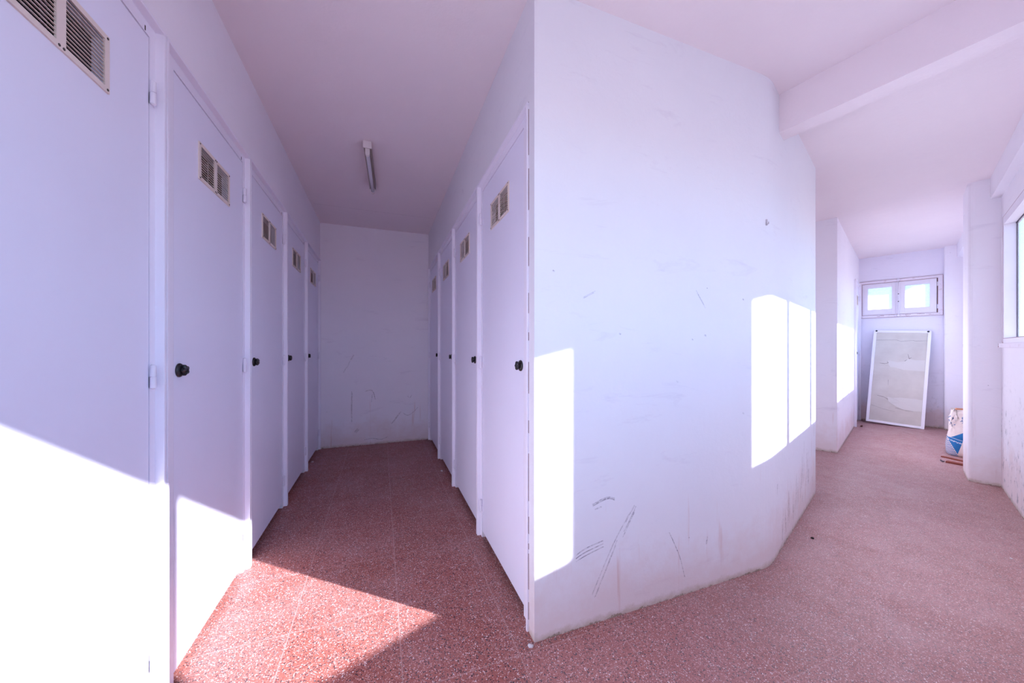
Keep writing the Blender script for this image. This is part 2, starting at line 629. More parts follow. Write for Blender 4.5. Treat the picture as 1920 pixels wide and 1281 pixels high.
mark(bm, [(0.80, 0.12), (0.90, 0.30), (0.985, 0.42)], 0.007, wa)
mark(bm, [(0.815, 0.11), (0.92, 0.31)], 0.006, wa)
mark(bm, [(0.95, 0.33), (1.02, 0.44)], 0.011, wa)
mark(bm, [(0.96, 0.38), (1.02, 0.46)], 0.008, wa)
mark(bm, [(1.20, 0.30), (1.26, 0.18), (1.29, 0.08)], 0.004, wa)
mark(bm, [(1.42, 0.20), (1.43, 0.24)], 0.008, wa)
for a, z in ((1.24, 0.97), (1.33, 1.16), (1.41, 1.18), (0.93, 1.18), (1.66, 1.36), (0.62, 1.42), (1.66, 0.80)):
    mark(bm, [(a, z), (a + 0.012, z - 0.006)], 0.008, wa)
mark(bm, [(0.76, 1.32), (0.82, 1.35)], 0.007, wa)
mark(bm, [(1.36, 1.38), (1.42, 1.30)], 0.005, wa)
wb = lambda a, z: (B0 + a * D - 0.0012 * Nn).to_3d() + Vector((0, 0, z))
random.seed(5)
for k in range(9):
    a = random.uniform(0.2, 1.3)
    z = random.uniform(0.08, 0.5)
    mark(bm, [(a, z), (a + random.uniform(-0.01, 0.02), z + random.uniform(0.03, 0.10))], random.uniform(0.004, 0.010), wb, 2)
for a, z, hgt, wd in ((0.30, 0.06, 0.14, 0.05), (0.42, 0.10, 0.16, 0.03), (0.72, 0.16, 0.16, 0.09), (0.86, 0.22, 0.20, 0.06), (1.05, 0.18, 0.22, 0.08), (0.60, 0.10, 0.10, 0.07)):
    for k in range(14):
        x_ = a + RS.uniform(-wd, wd)
        z_ = z + RS.uniform(-0.04, 0.04)
        stroke(bm, [(x_, z_), (x_ + RS.uniform(-.012, .012), z_ + hgt * RS.uniform(0.4, 1.0))], RS.uniform(0.003, 0.010), wb, 3)
mark(bm, [(0.10, 0.62), (0.105, 0.66)], 0.008, wb)
mark(bm, [(0.14, 0.33), (0.145, 0.39)], 0.010, wb)
structure('wall_middle', bm, [M['wall_broad'], M['scuff'], M['scuff_brown'], M['smear']], 'broad white wall with sun patches, bending between aisle and corridor', 'wall')

# far side of the second opening, and the corridor wall beyond it
T_D = 0.02
S_E, S_F = 2.87, 5.50
D_DOOR = (4.74, 5.47)
bm = bmesh.new()
prism(bm, [st(S_E, T_D), st(D_DOOR[0], T_D), st(D_DOOR[0], 0.28), st(S_F, 0.28), st(S_F, 1.9), st(S_E, 1.9)], 0.0, FT)
prism(bm, [st(S_E, T_D), st(S_F, T_D), st(S_F, 1.9), st(S_E, 1.9)], FT, CEIL)
prism(bm, [st(D_DOOR[1], T_D), st(S_F, T_D), st(S_F, 0.28), st(D_DOOR[1], 0.28)], 0.0, FT)
structure('wall_corridor', bm, M['wall'], 'white corridor wall behind the second opening, lit by a sun patch', 'wall')
bm = bmesh.new()
prism(bm, [st(S_B1, 1.75), st(S_E, 1.75), st(S_E, 1.9), st(S_B1, 1.9)], 0.0, CEIL)
structure('wall_recess', bm, M['wall'], 'white wall at the back of the second opening', 'wall')

# end wall of the corridor with its window opening
EW = dict(t0=-0.81, t1=0.02, z0=1.575, z1=2.13)
bm = bmesh.new()
FWT = S_F + 0.085
sbox(bm, S_F, FWT, -1.12, 0.30, 0.0, EW['z0'])
sbox(bm, S_F, FWT, -1.12, 0.30, EW['z1'], CEIL)
sbox(bm, S_F, FWT, -1.12, EW['t0'], EW['z0'], EW['z1'])
sbox(bm, S_F, FWT, EW['t1'], 0.30, EW['z0'], EW['z1'])
structure('wall_far', bm, M['wall_dirty'], 'white end wall of the corridor below and around the frosted window', 'wall')

# window wall
SILL, HEAD = 1.155, 2.125
OPEN = [(-2.95, -0.247), (0.39, 2.45), (3.12, 5.30)]  # first opening lengthened out of view to let more light into the aisle
bm = bmesh.new()
sbox(bm, -3.6, S_F, T_OUT, T_EXT, 0.0, SILL)
sbox(bm, -3.6, S_F, T_OUT, T_EXT, HEAD, CEIL)
ed = [-3.6] + [v for o in OPEN for v in o] + [S_F]
for a, b in zip(ed[0::2], ed[1::2]):
    sbox(bm, a, b, T_OUT, T_EXT, SILL, HEAD)
structure('wall_right', bm, M['wall_window'], 'white window wall with flaking mouldy plaster near the floor', 'wall')


def pillar(name, s0, s1, label, t_face=-0.811, r=0.035):
    pts = [st(s0, T_EXT), st(s1, T_EXT)]
    for k in range(6):
        a = math.pi / 2 * k / 5
        pts.append(st(s1 - r + r * math.cos(a), t_face - r + r * math.sin(a)))
    for k in range(6):
        a = math.pi / 2 * (1 + k / 5)
        pts.append(st(s0 + r + r * math.cos(a), t_face - r + r * math.sin(a)))
    b = bmesh.new()
    prism(b, pts, 0.0, CEIL)
    return structure(name, b, M['wall'], label, 'pillar')


pillar('pillar', -0.08, 0.345, 'white plastered pillar carrying the ceiling beam')
pillar('pillar', 2.635, 3.05, 'white rounded pillar standing beside the right-hand window')
pillar('pillar', 5.40, 5.499, 'shallow white pier in the far corner right of the frosted window', -0.815, 0.02)

bm = bmesh.new()
for a, b in ((-3.6, -0.08), (0.345, 2.635), (3.05, 5.40)):
    sbox(bm, a, b, T_EXT, -0.922, 2.33, CEIL)
structure('trim_1', bm, M['wall_clean'], 'white concrete lintel running above the windows', 'lintel')

bm = bmesh.new()
bd = Vector((0.17, -0.985)).normalized()
f0, f1 = Vector(st(0.19, 0.02)), Vector(st(0.30, 0.02))
L = 1.02
prism(bm, [tuple(f0), tuple(f1), tuple(f1 + bd * L), tuple(f0 + bd * L)], 2.295, CEIL)
structure('beam', bm, M['ceiling'], 'white downstand beam crossing the ceiling at the bend', 'beam')


# ------------------------------------------------------------------ windows
def band_window(name, s0, s1, bars, label, proud=0.03):
    root = empty(name, (*st((s0 + s1) / 2, T_EXT), SILL), TH)
    tag(root, label, 'window', None, 'structure')
    c = (s0 + s1) / 2
    L0, L1 = s0 - c, s1 - c
    h = HEAD - SILL
    b = bmesh.new()
    y0, y1 = -0.052, min(0.012, proud * 0.5)
    fw, ft = 0.038, 0.061
    box(b, L0, L0 + fw, y0, y1, 0.0, h)
    box(b, L1 - fw, L1, y0, y1, 0.0, h)
    box(b, L0 + fw, L1 - fw, y0, y1, h - ft, h)
    box(b, L0 + fw, L1 - fw, y0, y1, 0.0, fw)
    # inner rebate
    box(b, L0 + fw, L0 + fw + 0.012, y0, -0.0495, fw, h - ft)
    box(b, L1 - fw - 0.012, L1 - fw, y0, -0.0495, fw, h - ft)
    link('window_frame', finish(b, 'window_frame', M['window_paint']), root)
    b = bmesh.new()
    box(b, L0 + 0.002, L1 - 0.002, y1 - .004, y1 + .0006, fw - .004, fw - .001)
    for x in (L0 - 0.002, L1 - 0.001):
        box(b, x + .001, x + 0.0022, 0.0, y1 + .0006, 0.0, h)
    box(b, L0, L1, 0.0, y1 + .0006, h - 0.0004, h + 0.0008)
    for x in (L0 - proud, L1 + proud - .02):
        for k in range(9):
            u0 = x + random.uniform(0, .02)
            z0 = random.uniform(-0.034, 0.012)
            box(b, u0, u0 + random.uniform(.002, .006), 0.0, proud + .001 if z0 < -.006 else y1 + .001, z0, z0 + random.uniform(.003, .010))
    tag(link('rust_line', finish(b, 'rust_line', M['rust']), root), 'reddish cracks along the frame edges')
    for x in bars:
        b = bmesh.new()
        box(b, x - c - 0.030, x - c + 0.030, -0.052, -0.022, fw, h - ft)
        link('mullion', finish(b, 'mullion', M['window_paint']), root)
    b = bmesh.new()
    box(b, L0 - proud, L1 + proud, 0.0005, proud, -0.035, -0.001, 0, 0.004)
    tag(link('window_sill', finish(b, 'window_sill', M['window_worn']), root), 'worn painted sill with bare rusty spots')
    b = bmesh.new()
    box(b, L0 + fw, L1 - fw, -0.045, -0.041, h - ft - .006, h - ft)
    box(b, L0 + fw, L1 - fw, -0.045, -0.041, fw, fw + .005)
    box(b, L0 + fw, L0 + fw + .003, -0.045, -0.0435, fw, h - ft)
    box(b, L1 - fw - .003, L1 - fw, -0.045, -0.0435, fw, h - ft)
    tag(link('glazing_seal', finish(b, 'glazing_seal', M['seal']), root), 'dark seal along the glass')
    e = [L0 + fw] + [x - c for x in bars] + [L1 - fw]
    for k, (a, d) in enumerate(zip(e, e[1:])):
        b = bmesh.new()
        box(b, a, d, -0.049, -0.045, fw, h - ft)
        link('pane', finish(b, 'pane', M['glass']), root)
    return root


band_window('window_1', *OPEN[1], (0.955, 1.70), 'bright white-framed window at the right edge of the photo')
band_window('window_2', *OPEN[0], (-2.59, -1.83, -1.07), 'white-framed window nearest the aisle, throwing sun on the left doors')
band_window('window_3', *OPEN[2], (3.95, 4.53), 'white-framed window beyond the pillar, lighting the far corridor', 0.008)

# frosted two-casement window in the end wall. local x runs right (as seen), y into the wall
wz = EW['z1'] - EW['z0']
wwid = EW['t1'] - EW['t0']
rootF = empty('window_4', (*st(S_F, (EW['t0'] + EW['t1']) / 2), EW['z0']), TH - math.pi / 2)
tag(rootF, 'small frosted two-casement window high on the corridor end wall', 'window', None, 'structure')
hw = wwid / 2
b = bmesh.new()
fw = 0.035
box(b, -hw, -hw + fw, -0.012, 0.08, 0, wz)
box(b, hw - fw - 0.0095, hw, -0.012, 0.08, 0, wz)
box(b, -hw + fw, hw - fw, -0.012, 0.08, wz - fw, wz)
box(b, -hw + fw, hw - fw, -0.012, 0.08, 0, fw)
for x0, x1, z0, z1 in ((-hw + fw - .001, -hw + fw + .014, fw, wz - fw), (hw - fw - .030, hw - fw - .008, fw, wz - fw),
                       (-hw + fw, hw - fw - .009, fw - .001, fw + .014), (-hw + fw, hw - fw - .009, wz - fw - .014, wz - fw + .001), (-0.012, 0.012, fw, wz - fw)):
    box(b, x0, x1, 0.036, 0.060, z0, z1)
link('window_frame', finish(b, 'window_frame', M['window_worn']), rootF)
for x0, x1, gap in ((-hw + fw + 0.003, -0.004, 0.0), (0.004, hw - fw - 0.021, 0.0)):
    b = bmesh.new()
    sw = 0.085
    z0, z1 = fw + 0.004, wz - fw - 0.004
    box(b, x0, x0 + sw * 0.72, -0.006, 0.035, z0, z1, 0, 0.003)
    box(b, x1 - sw * 0.72, x1, -0.006, 0.035, z0, z1, 0, 0.003)
    box(b, x0 + sw * 0.72 - 0.004, x1 - sw * 0.72 + 0.004, -0.004, 0.033, z1 - sw * 0.75, z1, 0, 0.002)
    box(b, x0 + sw * 0.72 - 0.004, x1 - sw * 0.72 + 0.004, -0.004, 0.033, z0, z0 + sw, 0, 0.002)
    cs = link('casement', finish(b, 'casement', M['window_paint']), rootF)
    b = bmesh.new()
    box(b, x0 + sw * 0.72 - 0.003, x1 - sw * 0.72 + 0.003, 0.012, 0.016, z0 + sw - 0.003, z1 - sw * 0.75 + 0.003)
    link('pane', finish(b, 'pane', M['frosted']), cs)
b = bmesh.new()
box(b, -0.022, 0.022, -0.022, -0.0065, fw + 0.01, wz - fw - 0.01, 0, 0.004)
link('meeting_rail', finish(b, 'meeting_rail', M['window_paint']), rootF)
b = bmesh.new()
lathe(b, [(0.006, 0.02), (0.006, wz - 0.02)], 'Z', 10, center=(0.0, -0.027, 0))
for z in (0.012, wz - 0.02):
    lathe(b, [(0.010, -0.012), (0.016, -0.006), (0.016, 0.014), (0.010, 0.020)], 'Z', 12, center=(0.0, -0.027, z))
link('espagnolette_rod', finish(b, 'espagnolette_rod', M['window_paint'], True), rootF)
for z in (wz * 0.40, wz * 0.60):
    b = bmesh.new()
    lathe(b, [(0.007, 0.0), (0.007, 0.006)], 'Y', 8, center=(0.0, -0.034, z))
    link('bolt', finish(b, 'bolt', M['screw']), rootF)
b = bmesh.new()
box(b, hw - fw - 0.0185, hw - fw - 0.0095, -0.003, 0.03, fw + 0.002, wz - fw - 0.002)
tag(link('rusty_stile', finish(b, 'rusty_stile', M['joint']), rootF), 'dark rusty hinge gap at the right casement')
# rusty outlines where paint has cracked along the frame
b = bmesh.new()
ln = 0.0035
for x0, x1, z0, z1 in ((-hw, hw, wz - 0.001, wz + 0.003), (-hw, hw, -0.003, 0.001), (-hw - .001, -hw + .002, 0, wz), (hw - .002, hw + .001, 0, wz)):
    box(b, x0, x1, -0.0128, -0.002, z0, z1)
for x0, x1, z0, z1 in ((-hw + fw, hw - fw - .02, wz - fw - .0035, wz - fw), (-hw + fw, hw - fw - .02, fw, fw + .0035), (-hw + fw, -hw + fw + .003, fw, wz - fw)):
    box(b, x0, x1, -0.0128, 0.0, z0, z1)
random.seed(21)
for k in range(16):
    x = random.choice((random.uniform(-hw * .55, -0.05), random.uniform(0.0, hw * .35), random.uniform(hw * .45, hw - .03)))
    z = random.uniform(0.004, 0.030)
    box(b, x - random.uniform(.006, .035), x + random.uniform(.006, .035), -0.0126, -0.0118, z, z + random.uniform(.001, .004))
tag(link('rust_line', finish(b, 'rust_line', M['rust']), rootF), 'reddish cracks along the frame edges')
for z in (0.12, wz - 0.12):
    b = bmesh.new()
    lathe(b, [(0.004, -0.03), (0.007, -0.026), (0.007, 0.026), (0.004, 0.03)], 'Z', 10, center=(hw - fw - 0.012, -0.010, z))
    link('hinge', finish(b, 'hinge', M['window_worn'], True), rootF)

# ------------------------------------------------------------------ cabin doors
# shared meshes; local x runs along the wall, y out of the wall, z up
def hinge_mesh():
    b = bmesh.new()
    r = 0.0072
    lathe(b, [(0.003, -0.037), (r, -0.033), (r, -0.001), (r * .72, -0.0006), (r * .72, 0.0006), (r, 0.001), (r, 0.033), (0.003, 0.037)], 'Z', 14)
    box(b, -0.020, 0.0, -0.012, -0.006, -0.033, 0.0)
    return finish(b, 'hinge', M['hinge'], False)


def knob_mesh():
    b = bmesh.new()
    lathe(b, [(0.009, 0.006), (0.010, 0.010), (0.0150, 0.012), (0.0165, 0.015), (0.0160, 0.021), (0.0115, 0.0245), (0.003, 0.025)],
          'Y', 50, 5, 0.20)
    return finish(b, 'knob', M['bakelite'], True)


def rosette_mesh():
    b = bmesh.new()
    lathe(b, [(0.0235, 0.0), (0.024, 0.003), (0.0215, 0.007), (0.014, 0.010), (0.008, 0.0105)], 'Y', 28)
    return finish(b, 'knob_rosette', M['bakelite'], True)


VW, VH = 0.285, 0.142        # vent plate
VP = 0.022                   # plate margin


def vent_mesh():
    b = bmesh.new()
    y0, y1 = -0.001, 0.0035
    box(b, -VW / 2, -VW / 2 + VP * .7, y0, y1, 0, VH)
    box(b, VW / 2 - VP * .7, VW / 2, y0, y1, 0, VH)
    box(b, -0.012, 0.012, y0, y1, VP * .6, VH - VP * .6)
    box(b, -VW / 2 + VP * .7, VW / 2 - VP * .7, y0, y1, 0, VP * .6)
    box(b, -VW / 2 + VP * .7, VW / 2 - VP * .7, y0, y1, VH - VP * .6, VH)
    return finish(b, 'vent', M['cream'])


def louvre_mesh(sx):
    b = bmesh.new()
    x0, x1 = 0.012, VW / 2 - VP * .7
    if sx < 0:
        x0, x1 = -x1, -x0
    z0, z1 = VP * .6, VH - VP * .6
    n = 12
    pit = (z1 - z0) / n
    for k in range(1, n):
        z = z0 + k * pit
        vs = [(-0.0022, z - 0.0002), (0.0022, z - 0.0010), (0.0022, z + 0.0006), (-0.0022, z + 0.0006)]
        a = [b.verts.new((x0, y, zz)) for y, zz in vs]
        c = [b.verts.new((x1, y, zz)) for y, zz in vs]
        b.faces.new(a[::-1])
        b.faces.new(c)
        for i in range(4):
            b.faces.new((a[i], a[(i + 1) % 4], c[(i + 1) % 4], c[i]))
    box(b, x0, x1, -0.026, -0.022, z0, z1, 1)  # black sheet painted as the shade inside the vent
    return finish(b, 'louvre', [M['cream'], M['dark']])


def screw_mesh():
    b = bmesh.new()
    lathe(b, [(0.0030, 0.0), (0.0030, 0.0012), (0.0015, 0.0020)], 'Y', 10)
    return finish(b, 'screw', M['screw'])


def bolt_mesh():
    b = bmesh.new()
    box(b, -0.002, 0.002, -0.002, 0.0010, -0.007, 0.007, 0, 0.0008)
    return finish(b, 'bolt_hole', M['screw'])


ME_B = bolt_mesh()
ME_H, ME_K, ME_R, ME_V = hinge_mesh(), knob_mesh(), rosette_mesh(), vent_mesh()
ME_LV = {1: louvre_mesh(1), -1: louvre_mesh(-1)}
ME_S = screw_mesh()
JO, JI = 0.014, 0.026        # front lip and inner stop of the hinge jamb
JK = 0.074                   # broader stop on the lock side
HO, HI = 0.011, 0.036        # the same of the head
P_OUT, P_IN = 0.008, -0.0145  # lip and stop against the plaster
GAP = 0.004
V_Z = 0.0


def cabin_door(name, loc, rz, w, hinge_at_start, label, group, crack_side=False):
    """one metal cabin door set: frame, leaf, vent, knob, hinges"""
    root = empty(name, (loc[0], loc[1], 0.0), rz)
    tag(root, label, 'door', group, 'structure')
    h = FT
    e = 0.002
    # frame
    b = bmesh.new()
    box(b, e, JO, -0.075, P_OUT, 0, h - HO, 0, 0.0025)
    box(b, w - JO, w - e, -0.075, P_OUT, 0, h - HO, 0, 0.0025)
    box(b, e, w - e, -0.075, P_OUT, h - HO, h - 0.0005, 0, 0.0025)
    ja, jb = (JI, JK) if hinge_at_start else (JK, JI)
    box(b, JO - .001, JO + ja, -0.075, P_IN, 0, h - HO)
    box(b, w - JO - jb, w - JO + .001, -0.075, P_IN, 0, h - HO)
    box(b, JO + ja, w - JO - jb, -0.075, P_IN, h - HO - HI, h - HO + .001)
    # hairline crack between frame and plaster
    box(b, e, w - e, -0.01, 0.0008, h - 0.0005, h + 0.0014, 1)
    if crack_side:
        random.seed(3)
        z = 0.05
        while z < h - 0.1:
            ln = random.uniform(0.02, 0.22)
            box(b, -random.uniform(0.0002, 0.0016), e, -0.01, 0.0012, z, min(z + ln, h), 1)
            z += ln + random.uniform(0.01, 0.12)
    link('door_frame', finish(b, 'door_frame', [M['frame'], M['joint']]), root)
    # leaf with an opening for the vent
    x0, x1 = JO + ja + GAP, w - JO - jb - GAP
    z0, z1 = 0.040, h - HO - HI - GAP
    cx = (x0 + x1) / 2
    va, vb = cx - VW / 2 + 0.008, cx + VW / 2 - 0.008
    vz0 = 1.757
    za, zb = vz0 + 0.008, vz0 + VH - 0.008
    y0, y1 = -0.055, -0.0160
    b = bmesh.new()
    xs, zs = [x0, va, vb, x1], [z0, za, zb, z1]
    vf = [[b.verts.new((x, y1, z)) for z in zs] for x in xs]
    vr = [[b.verts.new((x, y0, z)) for z in zs] for x in xs]
    for i in range(3):
        for j in range(3):
            if i == 1 and j == 1:
                for g in (vf, vr):
                    pass
                continue
            b.faces.new((vf[i][j], vf[i + 1][j], vf[i + 1][j + 1], vf[i][j + 1]))
            b.faces.new((vr[i][j], vr[i][j + 1], vr[i + 1][j + 1], vr[i + 1][j]))
    ring = [(1, 1), (2, 1), (2, 2), (1, 2)]
    for (i, j), (k, l) in zip(ring, ring[1:] + ring[:1]):
        b.faces.new((vf[i][j], vf[k][l], vr[k][l], vr[i][j]))
    per = [(i, 0) for i in range(4)] + [(3, j) for j in range(1, 4)] + [(i, 3) for i in (2, 1, 0)] + [(0, j) for j in (2, 1)]
    for (i, j), (k, l) in zip(per, per[1:] + per[:1]):
        b.faces.new((vf[i][j], vr[i][j], vr[k][l], vf[k][l]))
    link('door_leaf', finish(b, 'door_leaf', M['leaf']), root)
    # vent
    v = link('vent', ME_V, root)
    v.location = (cx, y1 + 0.001, vz0)
    tag(v, 'cream slatted double air vent')
    for sx in (-1, 1):
        link('louvre', ME_LV[sx], v)
    for sx, sz in ((-VW / 2 + .007, .007), (VW / 2 - .007, .007), (-VW / 2 + .007, VH - .007), (VW / 2 - .007, VH - .007),
                   (-.006, .006), (.006, .006), (-.006, VH - .006), (.006, VH - .006)):
        s = link('screw', ME_S, v)
        s.location = (sx, 0.0033, sz)
    # knob on the free side, hinges on the other
    hs = -1 if hinge_at_start else 1
    xk = (x1 - 0.031) if hinge_at_start else (x0 + 0.031)
    xh = (x0 - 0.004) if hinge_at_start else (x1 + 0.004)
    k = link('knob', ME_K, root)
    k.location = (xk, y1, 1.043)
    tag(k, 'black lobed bakelite turn knob')
    link('knob_rosette', ME_R, k)
    q = link('bolt_hole', ME_B, root)
    q.location = (JO + JI + 0.022, P_IN, h - HO - HI * 0.72)
    tag(q, 'dark bolt hole in the head of the frame')
    for z in (0.19, 1.033, 1.878):
        g = link('hinge', ME_H, root)
        g.location = (xh, -0.0065, z)
        if hinge_at_start:
            g.scale = (1, 1, 1)
            g.rotation_euler = (0, 0, 0)
    return root


def left_door(i, name, label):
    # local x runs from far to near on the left side
    return cabin_door(name, (XL, L_POST[i + 1]), -math.pi / 2, L_POST[i + 1] - L_POST[i], True, label,
                      'cabin doors on the left side of the aisle')


def right_door(i, name, label):
    return cabin_door(name, (XR, R_POST[i]), math.pi / 2, R_POST[i + 1] - R_POST[i], False, label,
                      'cabin doors on the right side of the aisle', i == 0)


for i, lb in enumerate((
        'large white cabin door cut off by the left edge of the photo',
        'white cabin door second from the left edge, its lower part in sunlight',
        'white cabin door third from the left edge, just beyond the sunlit one',
        'white cabin door second from the back wall in the left row',
        'narrow-looking white cabin door touching the back wall in the left row')):
    left_door(i, 'door_%d' % (i + 1), lb)
for i, lb in enumerate((
        'white cabin door next to the wall corner, nearest in the right row',
        'white cabin door second from the wall corner in the right row',
        'white cabin door second from the back wall in the right row',
        'narrow-looking white cabin door touching the back wall in the right row')):
    right_door(i, 'door_%d' % (i + 6), lb)
cabin_door('door_10', st(D_DOOR[1], T_D - 0.018), TH + math.pi, D_DOOR[1] - D_DOOR[0], True,
           'white cabin door seen edge-on at the corridor end beside the frosted window', 'cabin door in the corridor')

# ------------------------------------------------------------------ fluorescent lamp
lp = empty('fluorescent_lamp', (-0.085, 2.53, CEIL), math.radians(-2.0))
tag(lp, 'unlit fluorescent batten lamp with bare tube on the aisle ceiling', 'lamp')
LL = 0.66
b = bmesh.new()
box(b, -0.024, 0.024, 0.006, LL - 0.006, -0.042, -0.001, 0, 0.003)
link('housing', finish(b, 'housing', M['lamp_side']), lp)
for y in (0.0, LL - 0.006):
    b = bmesh.new()
    box(b, -0.027, 0.027, y - 0.002, y + 0.008, -0.048, -0.001, 0, 0.002)
    link('end_cap', finish(b, 'end_cap', M['lamp_white']), lp)
for y, ys in ((0.012, 1), (LL - 0.034, -1)):
    b = bmesh.new()
    prof = [(-0.014, -0.043), (-0.014, -0.078)]
    pts = [(-0.014, -0.042), (-0.014, -0.078), (-0.009, -0.088), (0.0, -0.092), (0.009, -0.088), (0.014, -0.078), (0.014, -0.042)]
    a = [b.verts.new((x, y, z)) for x, z in pts]
    c = [b.verts.new((x, y + 0.022, z)) for x, z in pts]
    b.faces.new(a)
    b.faces.new(c[::-1])
    for i in range(len(pts)):
        j = (i + 1) % len(pts)
        b.faces.new((a[i], a[j], c[j], c[i]))
    link('lamp_holder', finish(b, 'lamp_holder', M['lamp_white']), lp)
b = bmesh.new()
lathe(b, [(0.010, 0.030), (0.013, 0.036), (0.013, LL - 0.040), (0.010, LL - 0.034)], 'Y', 20, center=(0, 0, -0.072))
tag(link('tube', finish(b, 'tube', M['tube'], True), lp), 'bare grey-white glass tube')

# ------------------------------------------------------------------ leaning framed board
BW, BH = 0.565, 1.375
lean = math.asin(0.245 / BH)
board = empty('framed_board', (*st(5.205, -0.352), 0.0))
roll = math.radians(3.1)
up_off = BW / 2 * math.sin(roll)
mx = Matrix.Rotation(TH - math.pi / 2, 4, 'Z') @ Matrix.Rotation(-lean, 4, 'X') @ Matrix.Rotation(roll, 4, 'Y')
board.matrix_world = Matrix.Translation((*st(5.205, -0.352), up_off + 0.003)) @ mx
tag(board, 'white-framed board with peeling surface leaning on the corridor end wall', 'board')
b = bmesh.new()
FWD = 0.032
for x0, x1, z0, z1 in ((-BW / 2, -BW / 2 + FWD, 0, BH), (BW / 2 - FWD, BW / 2, 0, BH), (-BW / 2 + FWD, BW / 2 - FWD, 0, FWD), (-BW / 2 + FWD, BW / 2 - FWD, BH - FWD, BH)):
    box(b, x0, x1, 0.0, 0.030, z0, z1, 0, 0.003)
link('frame', finish(b, 'frame', simple('white aluminium frame', C(0.86, 0.85, 0.90), 0.35)), board)


def board_mat():
    t = NT('aged board paper')
    p = t.obj()
    x, y, z = t.sep(p)
    c = t.mix(t.ramp(t.noise(p, 4.0, 4, 0.6), 0.35, 0.7), C(0.57, 0.53, 0.48), C(0.65, 0.615, 0.56))
    c = t.mix(t.math('MULTIPLY', t.ramp(t.noise(t.scale(p, (2.0, 1.0, 22.0)), 1.0, 4, 0.6), 0.55, 0.75), 0.35), c, C(0.66, 0.63, 0.58))
    t.bump(t.noise(t.scale(p, (2.0, 1.0, 9.0)), 1.5, 3, 0.5), 0.25, 0.01)
    return t.set(c, 0.55, 0.3)


M['board'] = board_mat()
b = bmesh.new()
box(b, -BW / 2 + FWD - .004, BW / 2 - FWD + .004, 0.010, 0.024, FWD - .004, BH - FWD + .004)
pn = link('panel', finish(b, 'panel', M['board']), board)
# torn sheets of the surface, curling off the panel
M['paper'] = simple('torn paper face', C(0.67, 0.645, 0.605), 0.6, 0.2, 0, 0.1, 30, 0.1)
M['crack'] = simple('crack shadow gap', C(0.10, 0.07, 0.07), 0.8, 0.1)


def flake(name, pts, curl):
    bb = bmesh.new()
    cxx = sum(p[0] for p in pts) / len(pts)
    czz = sum(p[1] for p in pts) / len(pts)
    rim_f = [bb.verts.new((p[0], 0.0085 - curl * p[2], p[1])) for p in pts]
    rim_b = [bb.verts.new((p[0], 0.0098 - curl * p[2], p[1])) for p in pts]
    cf = bb.verts.new((cxx, 0.0083, czz))
    cb = bb.verts.new((cxx, 0.0097, czz))
    n = len(pts)
    for i in range(n):
        j = (i + 1) % n
        bb.faces.new((cf, rim_f[i], rim_f[j]))
        bb.faces.new((cb, rim_b[j], rim_b[i]))
        bb.faces.new((rim_f[i], rim_b[i], rim_b[j], rim_f[j]))
    o = link(name, finish(bb, name, M['paper'], False), pn)
    return o


X0, X1 = -BW / 2 + FWD + .004, BW / 2 - FWD - .004
flake('paper_flake', [(-0.105, 0.925, 1.0), (-0.02, 0.905, .4), (0.055, 0.925, .8), (0.09, 0.965, 1.0), (0.15, 0.95, .2), (X1, 0.955, 0), (X1, 0.80, 0), (0.05, 0.80, 0), (-0.02, 0.825, .2), (-0.08, 0.83, .6), (-0.10, 0.86, 1.0)], 0.006)
flake('paper_flake', [(-0.085, 0.395, .8), (-0.03, 0.385, 1.0), (0.05, 0.400, .2), (0.2, 0.40, 0), (X1, 0.39, 0), (X1, 0.235, 0), (0.16, 0.225, .6), (0.07, 0.235, .8), (0.02, 0.26, 1.0), (-0.04, 0.30, .4), (-0.07, 0.325, 1.0)], 0.006)


def crack(pts, w=0.005):
    w *= 0.7
    bb = bmesh.new()
    for (a0, z0), (a1, z1) in zip(pts, pts[1:]):
        dx, dz = a1 - a0, z1 - z0
        ln = math.hypot(dx, dz)
        nx, nz = -dz / ln * w / 2, dx / ln * w / 2
        prism_pts = [(a0 - nx, z0 - nz), (a1 - nx * .5, z1 - nz * .5), (a1 + nx * .5, z1 + nz * .5), (a0 + nx, z0 + nz)]
        f_ = [bb.verts.new((a, 0.0092, z)) for a, z in prism_pts]
        k_ = [bb.verts.new((a, 0.0105, z)) for a, z in prism_pts]
        bb.faces.new(f_)
        bb.faces.new(k_[::-1])
        for i in range(4):
            j = (i + 1) % 4
            bb.faces.new((f_[i], k_[i], k_[j], f_[j]))
    link('crack', finish(bb, 'crack', M['crack']), pn)


crack([(0.055, 0.93), (0.095, 0.965), (0.115, 0.985)], 0.008)
crack([(0.095, 0.965), (0.08, 1.03)], 0.006)
crack([(-0.105, 0.89), (-0.14, 0.875), (-0.19, 0.88)], 0.007)
crack([(-0.105, 0.89), (-0.12, 0.915)], 0.005)
crack([(-0.06, 0.32), (-0.075, 0.355), (-0.12, 0.385), (-0.19, 0.40)], 0.007)
crack([(-0.075, 0.34), (0.0, 0.335)], 0.005)
crack([(-0.24, 0.25), (-0.12, 0.21), (0.0, 0.19)], 0.003)
crack([(0.0, 0.245), (0.10, 0.225), (0.17, 0.225)], 0.004)
crack([(-0.09, 0.64), (-0.088, 0.56)], 0.003)
crack([(X0, 1.225), (-0.04, 1.235), (0.0, 1.215), (0.12, 1.235), (0.14, 1.225), (X1, 1.235)], 0.004)
for x in (-BW / 2 + 0.030, BW / 2 - 0.030):
    b = bmesh.new()
    lathe(b, [(0.011, 0.0), (0.012, -0.006), (0.007, -0.010)], 'Y', 12, center=(x, 0.0, BH - 0.012))
    tag(link('corner_plug', finish(b, 'corner_plug', M['bakelite'], True), board), 'black corner plug')

